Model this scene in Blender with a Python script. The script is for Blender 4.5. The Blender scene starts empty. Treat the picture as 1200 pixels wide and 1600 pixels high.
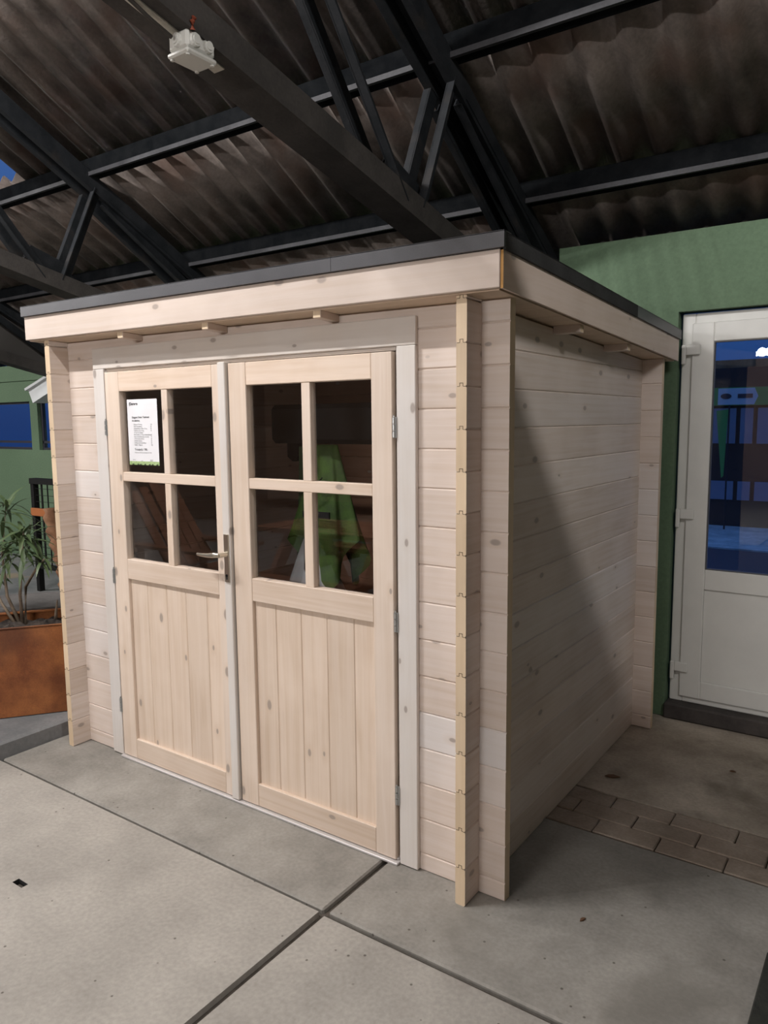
import bpy, bmesh, math, random
from mathutils import Vector, Matrix
random.seed(7)
sc = bpy.context.scene
COL = sc.collection

# ------------------------------------------------------------------ camera
CAMP = Vector((1.1367, -2.1659, 1.6253))
YAW, PIT, ROL, FPX = math.radians(35.092), math.radians(-6.923), math.radians(-0.571), 1173.38
fw = Vector((-math.sin(YAW)*math.cos(PIT), math.cos(YAW)*math.cos(PIT), math.sin(PIT)))
r0 = Vector((math.cos(YAW), math.sin(YAW), 0)); u0 = r0.cross(fw)
rv = r0*math.cos(ROL)+u0*math.sin(ROL); uv = -r0*math.sin(ROL)+u0*math.cos(ROL)
cam = bpy.data.cameras.new('camera'); co = bpy.data.objects.new('camera', cam); COL.objects.link(co)
m = Matrix((rv, uv, -fw)).transposed().to_4x4(); m.translation = CAMP
co.matrix_world = m
cam.sensor_fit = 'VERTICAL'; cam.sensor_height = 32.0; cam.lens = 32.0*FPX/1600.0
cam.clip_start = 0.02; cam.clip_end = 200
sc.camera = co

# ------------------------------------------------------------------ view, world, lamps
sc.view_settings.view_transform = 'Standard'; sc.view_settings.look = 'None'
sc.view_settings.gamma = 1.0; sc.view_settings.exposure = -0.17; sc.view_settings.use_curve_mapping = False
wd = bpy.data.worlds.new('dusk_sky'); sc.world = wd; wd.use_nodes = True
nt = wd.node_tree; nt.nodes.clear()
wo = nt.nodes.new('ShaderNodeOutputWorld'); wb = nt.nodes.new('ShaderNodeBackground')
tc = nt.nodes.new('ShaderNodeTexCoord'); sp = nt.nodes.new('ShaderNodeSeparateXYZ'); cr = nt.nodes.new('ShaderNodeValToRGB')
nt.links.new(tc.outputs['Generated'], sp.inputs[0]); nt.links.new(sp.outputs['Z'], cr.inputs[0])
cr.color_ramp.elements[0].position = 0.0; cr.color_ramp.elements[0].color = (.006, .04, .18, 1)
cr.color_ramp.elements[1].position = 0.45; cr.color_ramp.elements[1].color = (.07, .16, .42, 1)
nt.links.new(cr.outputs[0], wb.inputs[0]); nt.links.new(wb.outputs[0], wo.inputs[0]); wb.inputs[1].default_value = 1.0

def lamp(name, loc, power, radius, col):
    l = bpy.data.lights.new(name, 'POINT'); l.energy = power; l.shadow_soft_size = radius; l.color = col
    o = bpy.data.objects.new(name, l); COL.objects.link(o); o.location = loc
def tube(x0, x1, y, z, power, col=(1.0, .975, .965), n=6, rad=.035):
    # a row of fluorescent tubes hung parallel to the purlins
    for k in range(n): lamp('hall_tube_light', (x0+(x1-x0)*(k+.5)/n, y, z), power/n, rad, col)
tube(-3.3, -1.8, -2.05, 4.38, 600)
tube(-1.5, -.02, -2.05, 4.38, 80)
tube(-8.9, -7.4, -1.7, 3.6, 650)  # extra tube added out of view to brighten the far left green wall
tube(2.3, 3.7, -1.7, 3.98, 250)
tube(-1.4, .4, -6.2, 2.58, 430, n=18, rad=.062)

# ------------------------------------------------------------------ materials
def new_mat(name):
    mt = bpy.data.materials.new(name); mt.use_nodes = True
    n = mt.node_tree; b = n.nodes['Principled BSDF']
    return mt, n, b
def N(n, t, **kw):
    x = n.nodes.new(t)
    for k, v in kw.items(): setattr(x, k, v)
    return x
def c4(c): return (c[0], c[1], c[2], 1)
def mixrgb(n, fac, a, b, blend='MIX'):
    x = N(n, 'ShaderNodeMix', data_type='RGBA', blend_type=blend)
    for sock, v in ((x.inputs[0], fac), (x.inputs[6], a), (x.inputs[7], b)):
        if hasattr(v, 'links'): n.links.new(v, sock)
        elif isinstance(v, (int, float)): sock.default_value = v
        else: sock.default_value = c4(v)
    return x.outputs[2]
def ramp(n, src, p0, p1, c0=(0,0,0), c1=(1,1,1)):
    x = N(n, 'ShaderNodeValToRGB'); x.color_ramp.elements[0].position = p0; x.color_ramp.elements[1].position = p1
    x.color_ramp.elements[0].color = c4(c0); x.color_ramp.elements[1].color = c4(c1)
    n.links.new(src, x.inputs[0]); return x.outputs[0]
def math_(n, op, a, b=None):
    x = N(n, 'ShaderNodeMath', operation=op)
    for i, v in enumerate((a, b)):
        if v is None: continue
        if hasattr(v, 'links'): n.links.new(v, x.inputs[i])
        else: x.inputs[i].default_value = v
    return x.outputs[0]
def bump(n, b, h, strength, dist=.01):
    x = N(n, 'ShaderNodeBump'); x.inputs['Strength'].default_value = strength; x.inputs['Distance'].default_value = dist
    n.links.new(h, x.inputs['Height']); n.links.new(x.outputs[0], b.inputs['Normal'])

def wood(name, base, axis, dark=None, white=None, whiteamt=.0, grain=.35, knots=True, var=.12, rough=.6, nrm='y', knot_col=(.30,.25,.22)):
    mt, n, b = new_mat(name)
    tc = N(n, 'ShaderNodeTexCoord'); geo = N(n, 'ShaderNodeNewGeometry')
    isl = geo.outputs['Random Per Island']
    off = N(n, 'ShaderNodeCombineXYZ')
    for i, k in enumerate((17.0, 31.0, 23.0)): n.links.new(math_(n, 'MULTIPLY', isl, k), off.inputs[i])
    add = N(n, 'ShaderNodeVectorMath', operation='ADD'); n.links.new(tc.outputs['Object'], add.inputs[0]); n.links.new(off.outputs[0], add.inputs[1])
    mp = N(n, 'ShaderNodeMapping'); s = [38, 38, 38]; s['xyz'.index(axis)] = 1.6; mp.inputs['Scale'].default_value = s
    n.links.new(add.outputs[0], mp.inputs[0])
    n1 = N(n, 'ShaderNodeTexNoise'); n1.inputs['Scale'].default_value = 1.0; n1.inputs['Detail'].default_value = 3; n1.inputs['Distortion'].default_value = 1.2
    n.links.new(mp.outputs[0], n1.inputs['Vector'])
    mp2 = N(n, 'ShaderNodeMapping'); s2 = [150, 150, 150]; s2['xyz'.index(axis)] = 5; mp2.inputs['Scale'].default_value = s2
    n.links.new(add.outputs[0], mp2.inputs[0])
    n2 = N(n, 'ShaderNodeTexNoise'); n2.inputs['Scale'].default_value = 1.0; n2.inputs['Detail'].default_value = 2
    n.links.new(mp2.outputs[0], n2.inputs['Vector'])
    n3 = N(n, 'ShaderNodeTexNoise'); n3.inputs['Scale'].default_value = 3.0; n3.inputs['Detail'].default_value = 3
    n.links.new(add.outputs[0], n3.inputs['Vector'])
    mw = N(n, 'ShaderNodeMapping'); sw_ = [9, 9, 9]; sw_['xyz'.index(axis)] = .55; mw.inputs['Scale'].default_value = sw_
    n.links.new(add.outputs[0], mw.inputs[0])
    wv = N(n, 'ShaderNodeTexWave', wave_type='RINGS', rings_direction=axis.upper()); wv.inputs['Scale'].default_value = 1.4; wv.inputs['Distortion'].default_value = 5.0
    wv.inputs['Detail'].default_value = 2; wv.inputs['Detail Scale'].default_value = .8
    n.links.new(mw.outputs[0], wv.inputs['Vector'])
    dk = dark or tuple(v*f for v, f in zip(base, (.83, .76, .66)))
    colr = mixrgb(n, math_(n, 'MULTIPLY', ramp(n, n1.outputs[0], .42, .66), grain), base, dk)
    colr = mixrgb(n, math_(n, 'MULTIPLY', ramp(n, n2.outputs[0], .5, .75), grain*.6), colr, dk)
    colr = mixrgb(n, math_(n, 'MULTIPLY', ramp(n, wv.outputs[0], .62, .95), grain*.55), colr, dk)
    wt = white or tuple(min(.8, v*1.1+.06) for v in base)
    colr = mixrgb(n, math_(n, 'MULTIPLY', ramp(n, n3.outputs[0], .42, .62), .35), colr, wt)
    # per board tint
    rr = N(n, 'ShaderNodeTexWhiteNoise', noise_dimensions='1D'); n.links.new(isl, rr.inputs['W'])
    if whiteamt:
        colr = mixrgb(n, math_(n, 'MULTIPLY', ramp(n, rr.outputs[0], .55, 1.0), whiteamt), colr, (.74, .74, .75))
    val = math_(n, 'ADD', math_(n, 'MULTIPLY', isl, var), 1.0-var/2)
    hsv = N(n, 'ShaderNodeHueSaturation'); n.links.new(val, hsv.inputs['Value']); n.links.new(colr, hsv.inputs['Color'])
    colr = hsv.outputs[0]
    if knots:
        sep = N(n, 'ShaderNodeSeparateXYZ'); n.links.new(add.outputs[0], sep.inputs[0]); cb_ = N(n, 'ShaderNodeCombineXYZ')
        across = [k for k in 'xyz' if k != axis and k != nrm][0]
        n.links.new(math_(n, 'MULTIPLY', sep.outputs[axis.upper()], 4.6), cb_.inputs[0]); n.links.new(math_(n, 'MULTIPLY', sep.outputs[across.upper()], 8.5), cb_.inputs[1])
        vo = N(n, 'ShaderNodeTexVoronoi', voronoi_dimensions='2D'); vo.inputs['Scale'].default_value = 1.0; n.links.new(cb_.outputs[0], vo.inputs['Vector'])
        sx = N(n, 'ShaderNodeSeparateColor'); n.links.new(vo.outputs['Color'], sx.inputs[0])
        keep = ramp(n, sx.outputs[0], .66, .68)
        rad_ = math_(n, 'DIVIDE', vo.outputs['Distance'], math_(n, 'ADD', .55, sx.outputs[1]))
        d = ramp(n, rad_, .05, .08, (1,1,1), (0,0,0))
        halo = ramp(n, vo.outputs['Distance'], .08, .22, (1,1,1), (0,0,0))
        colr = mixrgb(n, math_(n, 'MULTIPLY', math_(n, 'MULTIPLY', halo, keep), .28), colr, dk)
        colr = mixrgb(n, math_(n, 'MULTIPLY', math_(n, 'MULTIPLY', d, keep), .75), colr, knot_col)
    n.links.new(colr, b.inputs['Base Color']); b.inputs['Roughness'].default_value = rough
    bump(n, b, n2.outputs[0], .12, .002)
    return mt

def rough_mat(name, base, base2, scale=4, detail=6, rough=.85, bmp=.2, bscale=60, spots=None, stretch=(1,1,1), p=(.35,.65), metallic=0, spec=.5, specks=False):
    mt, n, b = new_mat(name)
    tc = N(n, 'ShaderNodeTexCoord'); mp = N(n, 'ShaderNodeMapping'); mp.inputs['Scale'].default_value = stretch
    n.links.new(tc.outputs['Object'], mp.inputs[0])
    n1 = N(n, 'ShaderNodeTexNoise'); n1.inputs['Scale'].default_value = scale; n1.inputs['Detail'].default_value = detail; n1.inputs['Roughness'].default_value = .6
    n.links.new(mp.outputs[0], n1.inputs['Vector'])
    colr = ramp(n, n1.outputs[0], p[0], p[1], base, base2)
    n2 = N(n, 'ShaderNodeTexNoise'); n2.inputs['Scale'].default_value = bscale; n2.inputs['Detail'].default_value = 4
    n.links.new(tc.outputs['Object'], n2.inputs['Vector'])
    if bmp or scale != 6: colr = mixrgb(n, .25, colr, mixrgb(n, 1.0, colr, ramp(n, n2.outputs[0], .3, .7, (.55,.55,.55), (1.35,1.35,1.35)), 'MULTIPLY'))
    if specks:
        v = N(n, 'ShaderNodeTexVoronoi'); v.inputs['Scale'].default_value = 22; n.links.new(tc.outputs['Object'], v.inputs['Vector'])
        sc_ = N(n, 'ShaderNodeSeparateColor'); n.links.new(v.outputs['Color'], sc_.inputs[0])
        colr = mixrgb(n, math_(n, 'MULTIPLY', math_(n, 'MULTIPLY', ramp(n, v.outputs['Distance'], .07, .12, (1,1,1), (0,0,0)), ramp(n, sc_.outputs[0], .80, .82)), .75), colr, (.05,.04,.03))
    if spots:
        n3 = N(n, 'ShaderNodeTexNoise'); n3.inputs['Scale'].default_value = spots[1]; n3.inputs['Detail'].default_value = 5
        n.links.new(tc.outputs['Object'], n3.inputs['Vector'])
        colr = mixrgb(n, math_(n, 'MULTIPLY', ramp(n, n3.outputs[0], spots[2], spots[2]+.12), spots[3]), colr, spots[0])
    n.links.new(colr, b.inputs['Base Color']); b.inputs['Roughness'].default_value = rough; b.inputs['Metallic'].default_value = metallic
    b.inputs['Specular IOR Level'].default_value = spec
    if bmp: bump(n, b, n2.outputs[0], bmp, .004)
    return mt
def plain(name, c, rough=.5, metallic=0, spec=.5):
    return rough_mat(name, tuple(v*.97 for v in c), tuple(min(1, v*1.03) for v in c), 6, 3, rough, 0, 40, metallic=metallic, spec=spec)
def glass_mat(name, tint=(1,1,1)):
    mt = bpy.data.materials.new(name); mt.use_nodes = True; n = mt.node_tree; n.nodes.clear()
    o = N(n, 'ShaderNodeOutputMaterial'); mx = N(n, 'ShaderNodeMixShader'); tr = N(n, 'ShaderNodeBsdfTransparent'); gl = N(n, 'ShaderNodeBsdfGlossy')
    fr = N(n, 'ShaderNodeFresnel'); fr.inputs[0].default_value = 1.5; gl.inputs['Roughness'].default_value = .0; tr.inputs[0].default_value = c4(tint)
    nz = N(n, 'ShaderNodeTexNoise'); nz.inputs['Scale'].default_value = 3.0
    tcc = N(n, 'ShaderNodeTexCoord'); n.links.new(tcc.outputs['Object'], nz.inputs['Vector'])
    bp = N(n, 'ShaderNodeBump'); bp.inputs['Strength'].default_value = .02; bp.inputs['Distance'].default_value = .01
    n.links.new(nz.outputs[0], bp.inputs['Height']); n.links.new(bp.outputs[0], gl.inputs['Normal'])
    ge = N(n, 'ShaderNodeNewGeometry'); fac = math_(n, 'MULTIPLY', math_(n, 'MULTIPLY', fr.outputs[0], math_(n, 'SUBTRACT', 1.0, ge.outputs['Backfacing'])), 1.7)
    n.links.new(fac, mx.inputs[0]); n.links.new(tr.outputs[0], mx.inputs[1]); n.links.new(gl.outputs[0], mx.inputs[2]); n.links.new(mx.outputs[0], o.inputs[0])
    return mt

PINK = (.66, .57, .51)
M = {}
M['log_x'] = wood('whitewashed_pine_front', PINK, 'x', whiteamt=.55)
M['log_y'] = wood('whitewashed_pine_side', PINK, 'y', whiteamt=.3, grain=.45, nrm='x')
M['door_z'] = wood('pine_door_upright', (.68,.56,.46), 'z', whiteamt=.2, grain=.4)
M['door_x'] = wood('pine_door_crossways', (.69,.565,.465), 'x', whiteamt=.1, grain=.45)
M['white_z'] = wood('whitewashed_trim_upright', (.67,.63,.59), 'z', dark=(.60,.55,.50), white=(.72,.71,.71), grain=.3, var=.05)
M['white_x'] = wood('whitewashed_trim_crossways', (.64,.58,.52), 'x', dark=(.56,.50,.45), white=(.70,.68,.66), grain=.3, var=.05)
M['fascia_x'] = wood('pine_fascia_front', (.58,.495,.435), 'x', grain=.25, var=.05)
M['fascia_y'] = wood('pine_fascia_side', (.63,.52,.45), 'y', grain=.3, var=.05, nrm='x')
M['soffit'] = wood('pine_roof_boards', (.62,.49,.37), 'x', grain=.4, knots=False)
M['end'] = wood('pine_end_grain', (.66,.52,.36), 'z', dark=(.55,.41,.26), grain=.35, knots=False, var=.16)
M['endside'] = M['end']
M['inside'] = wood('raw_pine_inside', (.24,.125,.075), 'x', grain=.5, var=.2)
M['orange_end'] = plain('raw_fascia_end', (.42,.22,.06), .7)
M['trimmetal'] = rough_mat('anthracite_roof_trim', (.055,.056,.062), (.075,.076,.084), 3, 3, .42, .08, 300)
M['felt'] = rough_mat('black_roofing_felt', (.02,.02,.02), (.035,.035,.035), 8, 4, .9, .3, 200)
M['groove'] = plain('dark_groove', (.09,.06,.035), .9)
M['glass'] = glass_mat('door_glass')
M['nickel'] = plain('brushed_nickel', (.62,.58,.50), .32, 1)
M['zinc'] = plain('zinc_hinge', (.50,.52,.52), .4, .9)
M['black'] = plain('black_slot', (.01,.01,.01), .8)
M['alu'] = plain('aluminium_threshold', (.60,.58,.57), .4, .3)
M['slabA'] = rough_mat('light_concrete_slab', (.265,.25,.225), (.365,.345,.31), 2.2, 8, .8, .25, 70, ((.22,.19,.165), 1.6, .58, .45), specks=True)
M['slabB'] = rough_mat('grey_concrete_slab', (.20,.19,.17), (.32,.305,.275), 2.6, 8, .82, .25, 70, ((.15,.14,.12), 2.2, .56, .55), specks=True)
M['joint'] = rough_mat('dirt_in_joints', (.05,.043,.035), (.10,.085,.07), 20, 6, .95, .6, 120)
M['brick'] = rough_mat('worn_paving_brick', (.24,.19,.15), (.36,.30,.245), 5, 6, .9, .4, 90, ((.12,.10,.07), 3, .55, .6))
M['brown_conc'] = rough_mat('brown_stained_concrete', (.30,.255,.205), (.50,.44,.365), 3, 8, .88, .3, 70, ((.13,.11,.08), 2.5, .55, .6))
M['green'] = rough_mat('green_painted_wall', (.098,.160,.092), (.112,.178,.104), 1.5, 3, .75, .05, 60)
M['pvc'] = plain('white_pvc', (.68,.68,.645), .35)
M['rubber'] = plain('grey_seal', (.10,.10,.10), .7)
M['sill'] = rough_mat('dark_stone_sill', (.035,.03,.028), (.07,.06,.055), 8, 4, .8, .3, 60)
M['steel'] = rough_mat('dark_painted_steel', (.012,.014,.016), (.022,.024,.027), 9, 4, .55, .15, 90, ((.04,.034,.03), 6, .6, .5), spec=.2)
M['purlin_shade'] = rough_mat('shaded_purlin_face', (.006,.007,.008), (.011,.012,.013), 9, 4, 1.0, .1, 90, spec=.0)
M['chord'] = rough_mat('dusty_dark_steel', (.042,.039,.036), (.066,.060,.055), 6, 4, .75, .15, 90, spec=.15)
M['purlin'] = rough_mat('lit_purlin_lip', (.04,.04,.044), (.06,.06,.065), 6, 4, .6, .15, 90, spec=.25)
M['roof'] = rough_mat('asbestos_cement_sheet', (.10,.085,.074), (.38,.32,.285), 5, 8, .95, .4, 60, ((.19,.115,.085), 2.2, .52, .6), (1,.35,1), (.3,.7))
M['plastic'] = plain('grey_white_plastic', (.62,.62,.58), .4)
M['cream'] = rough_mat('cream_paint_patch', (.42,.40,.34), (.55,.53,.46), 12, 4, .7, .1, 60)
M['cable'] = plain('dark_cable', (.03,.025,.02), .6)
M['red'] = plain('red_brown_wire_cap', (.25,.06,.03), .6)
M['corten'] = rough_mat('rusted_steel', (.15,.043,.011), (.31,.11,.03), 5, 8, .8, .35, 160, ((.07,.025,.012), 2.0, .56, .6))
M['soil'] = rough_mat('dark_soil', (.015,.012,.01), (.06,.045,.035), 22, 6, .95, .8, 60)
M['slate'] = rough_mat('grey_slate_plinth', (.13,.14,.145), (.24,.24,.24), 3, 8, .7, .3, 60, ((.36,.26,.14), 2.5, .6, .6))
M['stem'] = rough_mat('grey_brown_bark', (.16,.12,.085), (.28,.22,.16), 20, 4, .9, .3, 100)
M['ironblk'] = plain('black_iron', (.008,.008,.008), .7, 0, .2)
M['orange'] = plain('orange_wood_rail', (.40,.13,.035), .6)
M['terra'] = rough_mat('terracotta', (.22,.10,.05), (.36,.19,.10), 12, 5, .85, .3, 60)
M['benchstone'] = rough_mat('grey_stone_top', (.10,.095,.09), (.17,.16,.155), 6, 6, .8, .2, 60)
M['paper'] = plain('white_paper', (.80,.81,.84), .6)
M['ink'] = plain('dark_grey_ink', (.08,.08,.085), .7)
M['greyink'] = plain('mid_grey_ink', (.30,.30,.31), .7)
M['papergreen'] = rough_mat('green_printed_band', (.25,.42,.14), (.45,.55,.30), 60, 3, .6, 0)
M['cloth'] = rough_mat('green_cloth', (.017,.045,.002), (.034,.085,.003), 14, 4, .75, .3, 200)
M['clothdark'] = rough_mat('dark_green_cloth', (.008,.022,.004), (.014,.038,.007), 14, 4, .8, .3, 200)
M['film'] = plain('white_plastic_sheet', (.30,.31,.32), .5)
M['redwood'] = wood('red_brown_bench_wood', (.24,.09,.04), 'x', knots=False, grain=.5)
M['canopywhite'] = plain('white_canopy_board', (.60,.62,.62), .5)
M['bluewin'] = plain('shopfront_glass', (.30,.35,.48), .1)
M['shopdark'] = plain('dark_shopfront_frame', (.03,.03,.04), .5)
M['shopgreen'] = plain('green_sign_band', (.10,.45,.12), .5)
M['shopwhite'] = plain('white_sign_board', (.70,.80,.90), .5)
M['pave'] = rough_mat('street_paving', (.35,.45,.50), (.6,.7,.75), 4, 5, .8, .1, 30)
M['asphalt'] = plain('dark_asphalt', (.06,.06,.09), .8)
M['brownext'] = rough_mat('brown_wood_crate', (.25,.15,.08), (.40,.26,.15), 6, 4, .8, .2, 60)
M['hall'] = plain('dark_hall_wall', (.06,.055,.05), .8)
M['hallwood'] = wood('brown_boarded_hall_wall', (.30,.20,.14), 'x', grain=.6, var=.3)
M['leafdry'] = plain('dry_leaf', (.12,.06,.03), .8)
M['platform'] = rough_mat('dark_rubber_platform', (.012,.013,.010), (.025,.026,.02), 30, 4, .8, .4, 160)

def leaf_mat():
    mt, n, b = new_mat('oleander_leaf')
    geo = N(n, 'ShaderNodeNewGeometry'); 
    colr = ramp(n, geo.outputs['Random Per Island'], 0, 1, (.025,.06,.022), (.085,.13,.05))
    tc = N(n, 'ShaderNodeTexCoord'); nz = N(n, 'ShaderNodeTexNoise'); nz.inputs['Scale'].default_value = 30
    n.links.new(tc.outputs['Object'], nz.inputs['Vector'])
    colr = mixrgb(n, math_(n, 'MULTIPLY', nz.outputs[0], .4), colr, (.16,.20,.10))
    n.links.new(colr, b.inputs['Base Color']); b.inputs['Roughness'].default_value = .45
    return mt
M['leaf'] = leaf_mat()

# ------------------------------------------------------------------ mesh helpers
class MB:
    def __init__(s): s.v = []; s.f = []; s.mi = []
    def hexa(s, p, mi=0, caps=None):
        # p: 8 points, bottom ring 0-3 (ccw from above), top ring 4-7
        b = len(s.v); s.v += [tuple(q) for q in p]
        fs = [(3,2,1,0), (4,5,6,7), (0,1,5,4), (1,2,6,5), (2,3,7,6), (3,0,4,7)]   # bottom top y- x+ y+ x-
        for i, f in enumerate(fs):
            s.f.append(tuple(b+k for k in f)); s.mi.append(mi if not caps or i not in caps else caps[i])
        return s
    def box(s, x0, x1, y0, y1, z0, z1, mi=0, caps=None):
        return s.hexa([(x0,y0,z0),(x1,y0,z0),(x1,y1,z0),(x0,y1,z0),(x0,y0,z1),(x1,y0,z1),(x1,y1,z1),(x0,y1,z1)], mi, caps)
    def loft(s, A, B, mi=0, cap=None):
        b = len(s.v); k = len(A); s.v += [tuple(q) for q in A]+[tuple(q) for q in B]
        cap = mi if cap is None else cap
        s.f.append(tuple(range(b+k-1, b-1, -1))); s.mi.append(cap)
        s.f.append(tuple(range(b+k, b+2*k))); s.mi.append(cap)
        for i in range(k):
            j = (i+1) % k
            s.f.append((b+i, b+j, b+k+j, b+k+i)); s.mi.append(mi)
        return s
    def tube(s, pts, rad, n=8, mi=0):
        pts = [Vector(p) for p in pts]; rings = []
        rad = rad if isinstance(rad, (list, tuple)) else [rad]*len(pts)
        up = Vector((0,0,1))
        for i, p in enumerate(pts):
            d = (pts[min(i+1, len(pts)-1)]-pts[max(i-1, 0)]).normalized()
            a = d.cross(up) if abs(d.z) < .95 else d.cross(Vector((1,0,0)))
            a.normalize(); c = d.cross(a)
            rings.append([p+(a*math.cos(2*math.pi*k/n)+c*math.sin(2*math.pi*k/n))*rad[i] for k in range(n)])
        b = len(s.v)
        for r in rings: s.v += [tuple(q) for q in r]
        for i in range(len(rings)-1):
            for k in range(n):
                l = (k+1) % n
                s.f.append((b+i*n+k, b+i*n+l, b+(i+1)*n+l, b+(i+1)*n+k)); s.mi.append(mi)
        s.f.append(tuple(b+k for k in range(n-1, -1, -1))); s.mi.append(mi)
        e = b+(len(rings)-1)*n
        s.f.append(tuple(e+k for k in range(n))); s.mi.append(mi)
        return s
    def bar(s, p, q, w, h, side=(1,0,0), mi=0):
        # rectangular bar from p to q; w along 'side', h along the other normal
        p, q = Vector(p), Vector(q); d = (q-p).normalized(); a = Vector(side); a = (a-d*a.dot(d)).normalized(); c = d.cross(a)
        R = lambda o: [o-a*w/2-c*h/2, o+a*w/2-c*h/2, o+a*w/2+c*h/2, o-a*w/2+c*h/2]
        return s.loft(R(p), R(q), mi)
    def build(s, name, mats, parent=None, bevel=0, smooth=False, kind=None):
        me = bpy.data.meshes.new(name); me.from_pydata(s.v, [], s.f)
        if not isinstance(mats, (list, tuple)): mats = [mats]
        for x in mats: me.materials.append(x)
        me.polygons.foreach_set('material_index', s.mi)
        bm = bmesh.new(); bm.from_mesh(me)
        bmesh.ops.recalc_face_normals(bm, faces=bm.faces)
        if bevel:
            ed = [e for e in bm.edges if len(e.link_faces) == 2 and e.calc_face_angle(0) > .6]
            bmesh.ops.bevel(bm, geom=ed, offset=bevel, segments=1, affect='EDGES', clamp_overlap=True)
        if smooth:
            for f in bm.faces: f.smooth = True
        bm.to_mesh(me); bm.free()
        o = bpy.data.objects.new(name, me); COL.objects.link(o)
        if parent is not None:
            o.parent = parent
            if parent.type == 'EMPTY': o.location = -Vector(parent.location)
        if kind: o['kind'] = kind
        return o
def tag(o, label, cat, group=None, kind=None):
    o['label'] = label; o['category'] = cat
    if group: o['group'] = group
    if kind: o['kind'] = kind
    return o
def thing(name, loc, label, cat, group=None):
    o = bpy.data.objects.new(name, None); COL.objects.link(o); o.location = loc; o.empty_display_size = .1
    return tag(o, label, cat, group)
def struct(name, loc):
    o = bpy.data.objects.new(name, None); COL.objects.link(o); o.location = loc; o['kind'] = 'structure'; return o

# ================================================================== STRUCTURE
# ---- floor: concrete slabs with open joints, brick band, brown concrete apron
fl = MB()
def slab_hole(mb, x0, x1, y0, y1, z0, z1, hx0, hx1, hy0, hy1, mi):
    xs = [x0, hx0, hx1, x1]; ys = [y0, hy0, hy1, y1]
    for i in range(3):
        for j in range(3):
            if i == 1 and j == 1: continue
            b = len(mb.v); mb.v += [(xs[i],ys[j],z1),(xs[i+1],ys[j],z1),(xs[i+1],ys[j+1],z1),(xs[i],ys[j+1],z1)]
            mb.f.append((b,b+1,b+2,b+3)); mb.mi.append(mi)
    for (ax, ay, bx, by) in ((x0,y0,x1,y0),(x1,y0,x1,y1),(x1,y1,x0,y1),(x0,y1,x0,y0)):
        b = len(mb.v); mb.v += [(ax,ay,z0),(bx,by,z0),(bx,by,z1),(ax,ay,z1)]; mb.f.append((b,b+1,b+2,b+3)); mb.mi.append(mi)
    for (ax, ay, bx, by) in ((hx0,hy0,hx1,hy0),(hx1,hy0,hx1,hy1),(hx1,hy1,hx0,hy1),(hx0,hy1,hx0,hy0)):
        b = len(mb.v); mb.v += [(ax,ay,z1-.05),(bx,by,z1-.05),(bx,by,z1),(ax,ay,z1)]; mb.f.append((b,b+3,b+2,b+1)); mb.mi.append(2)
    b = len(mb.v); mb.v += [(hx0,hy0,z1-.05),(hx1,hy0,z1-.05),(hx1,hy1,z1-.05),(hx0,hy1,z1-.05)]; mb.f.append((b,b+1,b+2,b+3)); mb.mi.append(2)
slab_hole(fl, -2.42, -.392, -2.35, -.392, -.1, 0, -1.405, -1.345, -.885, -.86, 0)
o = fl.build('floor', [M['slabA'], M['slabB'], M['black']]); o['kind'] = 'structure'
fl = MB()
fl.box(-2.42, -.388, -.374, 1.95, -.1, -.001, 0)
fl.box(-.364, 2.1, -.374, .592, -.1, 0, 0)
fl.build('floor', [M['slabB']], bevel=.006, kind='structure')
fl = MB()
fl.box(-.368, 2.1, -2.35, -.394, -.1, 0, 0)
for i in range(-3, 4):
    for j in range(-4, -1):
        if (i in (-1, 0)) and j == -1: continue
        x0, y0 = -2.42+(i)*2.05+2.05, -2.35+(j+1)*1.97
        fl.box(x0+.01, x0+2.03, y0-1.96, y0-.01, -.1, 0, 0)
fl.box(2.12, 6, -2.34, .592, -.1, 0, 0)
fl.build('floor', [M['slabA']], bevel=.006, kind='structure')
MB().box(-10, 8, -10, 2.6, -.2, -.02).build('floor', [M['joint']], kind='structure')
br = MB()
y = .605
for r in range(3):
    x = -.3-(r % 2)*.12
    while x < 3.5:
        br.box(x, x+.239, y, y+.106, -.1, -.002+random.uniform(-.002,.002)); x += .243
    y += .11
br.build('brick_paving', [M['brick']], bevel=.004, kind='structure')
MB().box(-.5, 6, .94, 1.96, -.1, -.003).build('floor', [M['brown_conc']], kind='structure')

# ---- green office wall with door opening (right)
g = MB()
g.box(-.545, .108, 1.96, 2.08, 0, 2.57); g.box(.108, 1.075, 1.96, 2.08, 2.168, 2.57); g.box(1.075, 6, 1.96, 2.08, 0, 2.57)
g.box(-.545, -.445, 2.08, 2.7, 0, 2.30)
g.build('wall_right', [M['green']], kind='structure')
MB().box(-.5, 6, 2.22, 2.26, 2.36, 2.74).build('sky_leak_board', [M['hall']], kind='structure')  # added board, keeps sky light from leaking through the gap above the wall
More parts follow.
